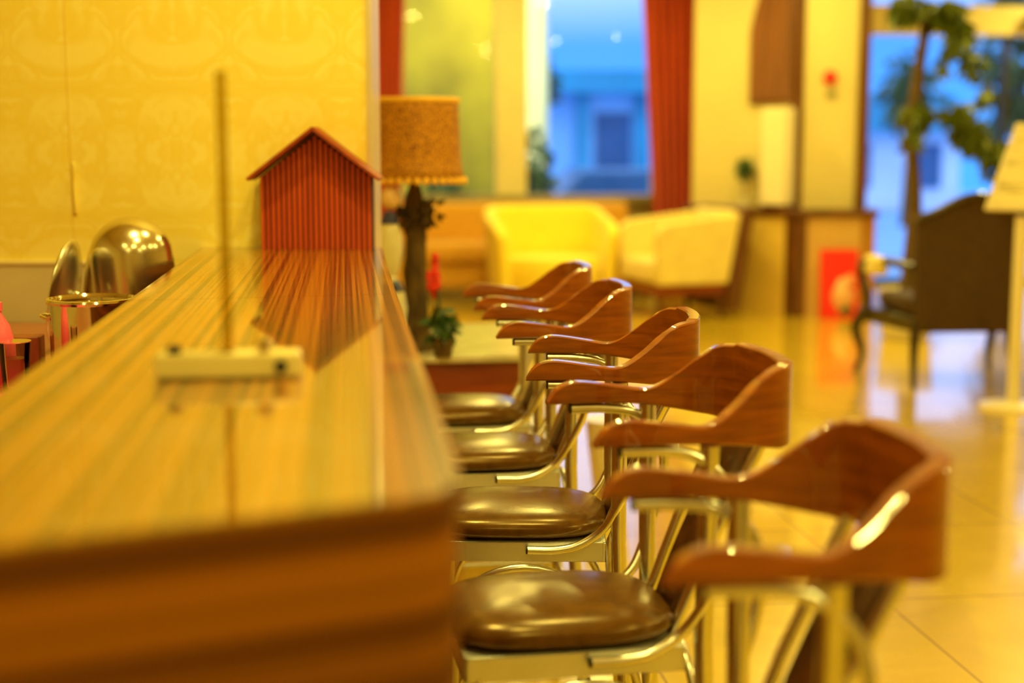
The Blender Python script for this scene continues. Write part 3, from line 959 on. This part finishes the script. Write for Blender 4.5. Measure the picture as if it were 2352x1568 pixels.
# brown drape hung on the slanted face of the pillar
bd = thing('brown_drape', 'dark brown drape hanging on the pillar above the white box lamp', 'curtain', (3.475, 11.41, 0), math.atan2(P_C[1] - P_L[1], P_C[0] - P_L[0]))
def bdf(u, v):
    z = 1.70 + 1.30 * v
    l = -0.21 + 0.24 * max(0, (v - 0.45) / 0.55) ** 1.2
    r_ = 0.20
    return (l + (r_ - l) * u, -0.03 + 0.018 * math.sin(2 * PI * 4 * u), z)
MB().grid(bdf, 41, 24).build('fabric', 'curtain_brown', bd, solid=0.005)
MB().tube([(0.03, -0.03, 3.005), (0.20, -0.03, 3.005)], 0.012, 10).build('rod', 'dark_wood', bd)

# white cuboid lamp on the pillar ledge
bl = thing('box_lamp', 'tall white cuboid paper lamp standing on the pillar ledge', 'lamp', (3.475, 11.215, 0.86), math.radians(-48))
MB().bx(-0.10, 0.10, -0.07, 0.07, 0.0, 0.03).build('base', 'dark_wood', bl, bevel=0.004)
MB().bx(-0.112, 0.112, -0.085, 0.085, 0.03, 0.80).build('lamp_shade', 'paper_shade', bl, bevel=0.012, seg=3)
# small topiary
tp = thing('topiary', 'small dark green ball topiary on the pillar ledge left of the box lamp', 'plant', (3.28, 11.475, 0.86))
MB().lathe([(0.035, 0), (0.045, 0.07), (0.042, 0.07), (0.0001, 0.06)], n=20).build('pot', 'porcelain', tp)
MB().tube([(0, 0, 0.06), (0.005, 0, 0.15), (0, 0, 0.25)], 0.006, 8).build('stem', 'bark', tp)
MB().ball((0, 0, 0.31), 0.05, 14).leaves((0, 0, 0.32), (0.075, 0.075, 0.10), 200, 0.045, rng=rng).build('foliage', 'dark_leaf', tp)
# fire call point
fc = thing('fire_call_point', 'small round red alarm button on the pillar face', 'alarm', (3.87, 11.163, 1.90), math.atan2(P_R[1] - P_C[1], P_R[0] - P_C[0]))
MB().lathe([(0.055, 0), (0.055, 0.022), (0.046, 0.032), (0.0001, 0.034)], n=24, rot=Matrix.Rotation(PI / 2, 3, 'X')).build('housing', 'poster_red', fc)
MB().lathe([(0.02, 0.032), (0.02, 0.042), (0.0001, 0.044)], n=20, rot=Matrix.Rotation(PI / 2, 3, 'X')).build('button', 'black_metal', fc)
np_ = MB().bx(-0.045, 0.045, -0.006, 0, -0.03, 0.03).build('notice_plate', 'grey_sill', loc=(3.885, 11.165, 1.765), rotz=math.atan2(P_R[1] - P_C[1], P_R[0] - P_C[0]))
tag(np_, 'small grey plate under the red alarm button', 'notice')

# red board leaning on the panelled base
rb = thing('red_board', 'bright red board with pale motif leaning on the pillar base', 'poster', (3.885, 10.84, 0), math.atan2(-0.11, 0.60))
tilt = Matrix.Rotation(math.radians(-5), 3, 'X')
MB().box(tilt @ Vector((0, 0, 0.275)), (0.30, 0.014, 0.55), tilt).build('board', 'poster_red', rb, bevel=0.01)
def blob(cx_, cz_, rx, rz2, seed):
    r2 = random.Random(seed)
    n_ = 18
    pts = []
    for i in range(n_):
        a = 2 * PI * i / n_
        k_ = r2.uniform(0.75, 1.15)
        pts.append((cx_ + rx * k_ * math.cos(a), cz_ + rz2 * k_ * math.sin(a)))
    mb = MB()
    mb.add([tilt @ Vector((x_, -0.0085, z_)) for x_, z_ in pts], [tuple(range(n_))])
    return mb
blob(0.03, 0.17, 0.085, 0.15, 2).build('pale_motif', 'poster_pale', rb, solid=0.001)
blob(0.085, 0.30, 0.035, 0.06, 3).build('pale_motif', 'poster_pale', rb, solid=0.001)
blob(0.06, 0.06, 0.05, 0.04, 5).build('green_motif', 'dark_leaf', rb, solid=0.0024)

# ------------------------------------------------------------------ lounge seating
def rounded_box(mb, c, s, r=0.06):
    return mb.box(c, s)
sf = thing('sofa', 'long orange-brown sofa under the window', 'sofa', (1.55, 12.72, 0))
MB().bx(-1.05, 1.05, -0.30, 0.35, 0.12, 0.34).build('base', 'sofa', sf, bevel=0.03, seg=3)
for x in (-0.52, 0.52):
    MB().bx(x - 0.50, x + 0.50, -0.36, 0.14, 0.345, 0.52).build('seat_cushion', 'sofa', sf, bevel=0.05, seg=4)
MB().bx(-1.05, 1.05, 0.14, 0.38, 0.34, 0.85).build('backrest', 'sofa', sf, bevel=0.06, seg=4)
for x in (-1, 1):
    MB().bx(x * 1.14 - 0.09, x * 1.14 + 0.09, -0.36, 0.38, 0.10, 0.62).build('arm', 'sofa', sf, bevel=0.05, seg=4)
    for y in (-0.28, 0.30):
        MB().bx(x * 1.10 - 0.03, x * 1.10 + 0.03, y - 0.03, y + 0.03, 0, 0.12).build('leg', 'dark_wood', sf)


def tub(name, label, loc, rz_, w_, h_, mat_out, mat_seat, leg_m, top_drop=0.16):
    """tub armchair: wraparound shell, cushion, legs; faces local -y"""
    t_ = thing(name, label, 'armchair', loc, rz_)
    ro = w_ / 2
    def shell(u, v):
        a = math.radians(-205 + 230 * u)       # open toward -y
        a = math.radians(-25 + 230 * u)
        k_ = abs(2 * u - 1)
        top = h_ - top_drop * max(0, (k_ - 0.45) / 0.55) ** 1.5
        z = 0.14 + (top - 0.14) * v
        flare = 0.90 + 0.10 * v
        e2 = 2 / 3.2
        ca, sa = math.cos(a), math.sin(a)
        return (ro * flare * math.copysign(abs(ca) ** e2, ca), ro * 0.86 * flare * math.copysign(abs(sa) ** e2, sa), z)
    MB().grid(shell, 33, 8).build('shell', mat_out, t_, solid=0.09, bevel=0.03, seg=3)
    MB().lathe([(ro * 0.80, 0.16), (ro * 0.84, 0.19), (ro * 0.84, 0.40), (ro * 0.80, 0.45), (0.0001, 0.46)], n=32, sy=0.86, c=(0, -0.03, 0)).build('seat_cushion', mat_seat, t_)
    for x in (-1, 1):
        for y in (-1, 1):
            MB().tube([(x * ro * 0.62, y * ro * 0.55, 0.16), (x * ro * 0.68, y * ro * 0.6, 0)], [0.028, 0.018], 10).build('leg', leg_m, t_)
    return t_
tub('tub_armchair', 'bright yellow rounded tub armchair seen from behind', (1.71, 11.74, 0), math.radians(8), 1.0, 0.86, 'yellow_fabric', 'yellow_fabric', 'dark_wood', 0.22)

bc = thing('wooden_armchair', 'beige cushioned armchair with dark wooden back beside the panelled pillar', 'armchair', (2.62, 11.24, 0), math.radians(12))
# faces -x ; back on +x
bkr = Matrix.Rotation(math.radians(13), 3, 'Y')
MB().box(Vector((0.34, 0, 0.60)), (0.10, 0.62, 0.52), bkr).build('back_cushion', 'beige_fabric', bc, bevel=0.04, seg=3)
MB().prism_y([(0.31, 0.06), (0.42, 0.06), (0.55, 0.88), (0.44, 0.88)], -0.37, 0.37).build('back_frame', 'dark_wood', bc, bevel=0.012)
MB().bx(-0.30, 0.28, -0.31, 0.31, 0.285, 0.47).build('seat_cushion', 'beige_fabric', bc, bevel=0.045, seg=3)
MB().bx(-0.28, 0.32, -0.34, 0.34, 0.19, 0.28).build('seat_frame', 'red_wood', bc, bevel=0.01)
for y in (-1, 1):
    MB().prism_y([(-0.29, 0.28), (0.32, 0.28), (0.42, 0.83), (0.30, 0.82), (-0.24, 0.76), (-0.31, 0.70)], y * 0.35 - 0.035, y * 0.35 + 0.035).build('arm_panel', 'beige_fabric', bc, bevel=0.02, seg=3)
    for x in (-0.24, 0.28):
        MB().tube([(x, y * 0.30, 0.23), (x * 1.06, y * 0.31, 0)], [0.032, 0.02], 10).build('leg', 'dark_wood', bc)

# dark wing-style armchair seen from behind
AR = math.radians(-2)
ch_ = thing('carved_armchair', 'dark brown high-backed armchair with curved legs seen from behind', 'armchair', (3.49, 7.93, 0), AR)
# local: faces +y, back plane near y=-0.3
def back_outline():
    pts = []
    for i in range(25):
        u = i / 24
        x = -0.335 + 0.67 * u
        pts.append((x, 0.965 + 0.125 * math.sin(PI * u) ** 1.6))
    return pts
bo = [(-0.275, 0.31), (-0.30, 0.6)] + back_outline() + [(0.30, 0.6), (0.275, 0.31)]
mb = MB()
nn_ = len(bo)
mb.add([(x, -0.30 - 0.16 * max(0, z - 0.42), z) for x, z in bo] + [(x * 0.97, -0.20 - 0.16 * max(0, z - 0.42), z) for x, z in bo],
       [tuple(range(nn_)), tuple(range(2 * nn_ - 1, nn_ - 1, -1))] + [(i, (i + 1) % nn_, nn_ + (i + 1) % nn_, nn_ + i) for i in range(nn_)])
mb.build('backrest', 'brown_weave', ch_, bevel=0.02, seg=3)
MB().tube(spline([(x, -0.31 - 0.16 * max(0, z - 0.42), z) for x, z in back_outline()[::3]], 3), 0.020, 8).build('crest_rail', 'ebony', ch_)
MB().prism([(-0.29, -0.28), (0.29, -0.28), (0.40, 0.32), (-0.40, 0.32)], 0.31, 0.40).build('seat_frame', 'ebony', ch_, bevel=0.015)
MB().bx(-0.30, 0.30, -0.22, 0.31, 0.40, 0.50).build('seat_cushion', 'brown_weave', ch_, bevel=0.035, seg=3)
for x in (-1, 1):
    MB().tube(spline([(x * 0.30, -0.27, 0.68), (x * 0.38, -0.05, 0.70), (x * 0.44, 0.18, 0.67), (x * 0.43, 0.25, 0.60), (x * 0.40, 0.22, 0.48), (x * 0.385, 0.26, 0.38)], 6), 0.025, 10).build('arm', 'ebony', ch_)
    MB().box((x * 0.405, 0.06, 0.67), (0.085, 0.22, 0.11)).build('arm_pad', 'beige_fabric', ch_, bevel=0.025, seg=3)
    MB().tube(spline([(x * 0.27, -0.26, 0.36), (x * 0.285, -0.28, 0.20), (x * 0.30, -0.335, 0.0)], 6), [0.034 - 0.018 * i / 12 for i in range(13)], 10).build('leg', 'ebony', ch_)
    MB().tube(spline([(x * 0.38, 0.28, 0.38), (x * 0.43, 0.315, 0.27), (x * 0.395, 0.29, 0.12), (x * 0.42, 0.325, 0.0)], 6), [0.042 - 0.024 * min(1, i / 14) for i in range(19)], 10).build('leg', 'ebony', ch_)

# sign stand at the right edge
sg = thing('sign_stand', 'cream stand with a tilted menu board cut off by the right edge of the photo', 'sign stand', (3.475, 7.0, 0))
MB().tube([(0, 0, 0.03), (0, 0, 1.0)], 0.035, 14).build('post', 'white_enamel', sg)
MB().lathe([(0.17, 0), (0.17, 0.015), (0.06, 0.03), (0.0001, 0.032)], n=30).build('foot', 'white_enamel', sg)
e1 = Vector((0.36, 0.10, 0.90)).normalized()
e2 = Vector((0.80, -0.60, 0)).normalized()
e3 = e1.cross(e2).normalized()
Rb = Matrix((e2, e1, e3)).transposed()
cb_ = Vector((-0.185, 0.05, 1.03)) + e1 * 0.24 + e2 * 0.18
MB().box(cb_, (0.36, 0.48, 0.03), Rb).build('board', 'white_enamel', sg, bevel=0.006)
MB().box(cb_ + e3 * 0.016, (0.30, 0.42, 0.003), Rb).build('menu_sheet', 'sign_paper', sg)
MB().box(cb_ - e3 * 0.016, (0.30, 0.42, 0.003), Rb).build('menu_sheet', 'sign_paper', sg)

# tall indoor plant in front of the glazed entrance
pt = thing('potted_tree', 'tall drooping green plant with bare trunk behind the dark armchair', 'plant', (3.98, 9.7, 0))
MB().lathe([(0.15, 0), (0.17, 0.02), (0.20, 0.34), (0.21, 0.36), (0.19, 0.36), (0.18, 0.32), (0.0001, 0.31)], n=32).build('pot', 'porcelain', pt)
MB().tube(spline([(0.0, 0, 0.30), (0.03, 0, 0.9), (0.0, 0.02, 1.5), (0.05, 0, 2.1), (0.10, 0, 2.35)], 6), [0.06 - 0.03 * i / 24 for i in range(25)], 10).build('trunk', 'bark', pt)
pf = MB()
rg = random.Random(11)
for (cx_, cz_, rx, rz2, n_) in ((-0.08, 2.30, 0.17, 0.17, 170), (0.18, 2.26, 0.20, 0.16, 200), (0.34, 2.10, 0.12, 0.22, 130), (0.42, 1.92, 0.06, 0.16, 50), (0.50, 1.72, 0.04, 0.14, 30),
                                (0.04, 1.58, 0.16, 0.15, 150), (0.30, 1.56, 0.16, 0.15, 150), (0.42, 1.44, 0.17, 0.15, 170), (0.53, 1.32, 0.14, 0.16, 150), (0.58, 1.20, 0.10, 0.12, 80), (0.0, 1.40, 0.07, 0.14, 40), (0.2, 1.95, 0.05, 0.2, 26)):
    pf.leaves((cx_, rg.uniform(-0.1, 0.1), cz_ + 0.02), (rx * 0.66, 0.16, rz2 * 0.66), int(n_ * 0.85), 0.10, 0.7, rng=rg)
pf.build('foliage', 'plant_leaf', pt)
MB().tube(spline([(0.0, 0.0, 1.35), (0.15, 0.02, 1.55), (0.36, 0, 1.58), (0.52, 0, 1.36)], 6), 0.012, 8).build('branch', 'bark', pt)

# small dark spotlight on the beam
sl = thing('spot_lamp', 'small dark spotlight fixed on the cream beam at the upper right', 'lamp', (6.62, 13.40, 2.56))
MB().lathe([(0.05, 0), (0.05, 0.02), (0.02, 0.03), (0.02, 0.08)], n=20, rot=Matrix.Rotation(PI / 2, 3, 'X')).build('mount', 'black_metal', sl)
MB().lathe([(0.045, -0.05), (0.06, -0.02), (0.06, 0.06), (0.04, 0.07), (0.0001, 0.07)], (0, -0.10, 0), 20, rot=Matrix.Rotation(2.4, 3, 'X')).build('head', 'black_metal', sl)
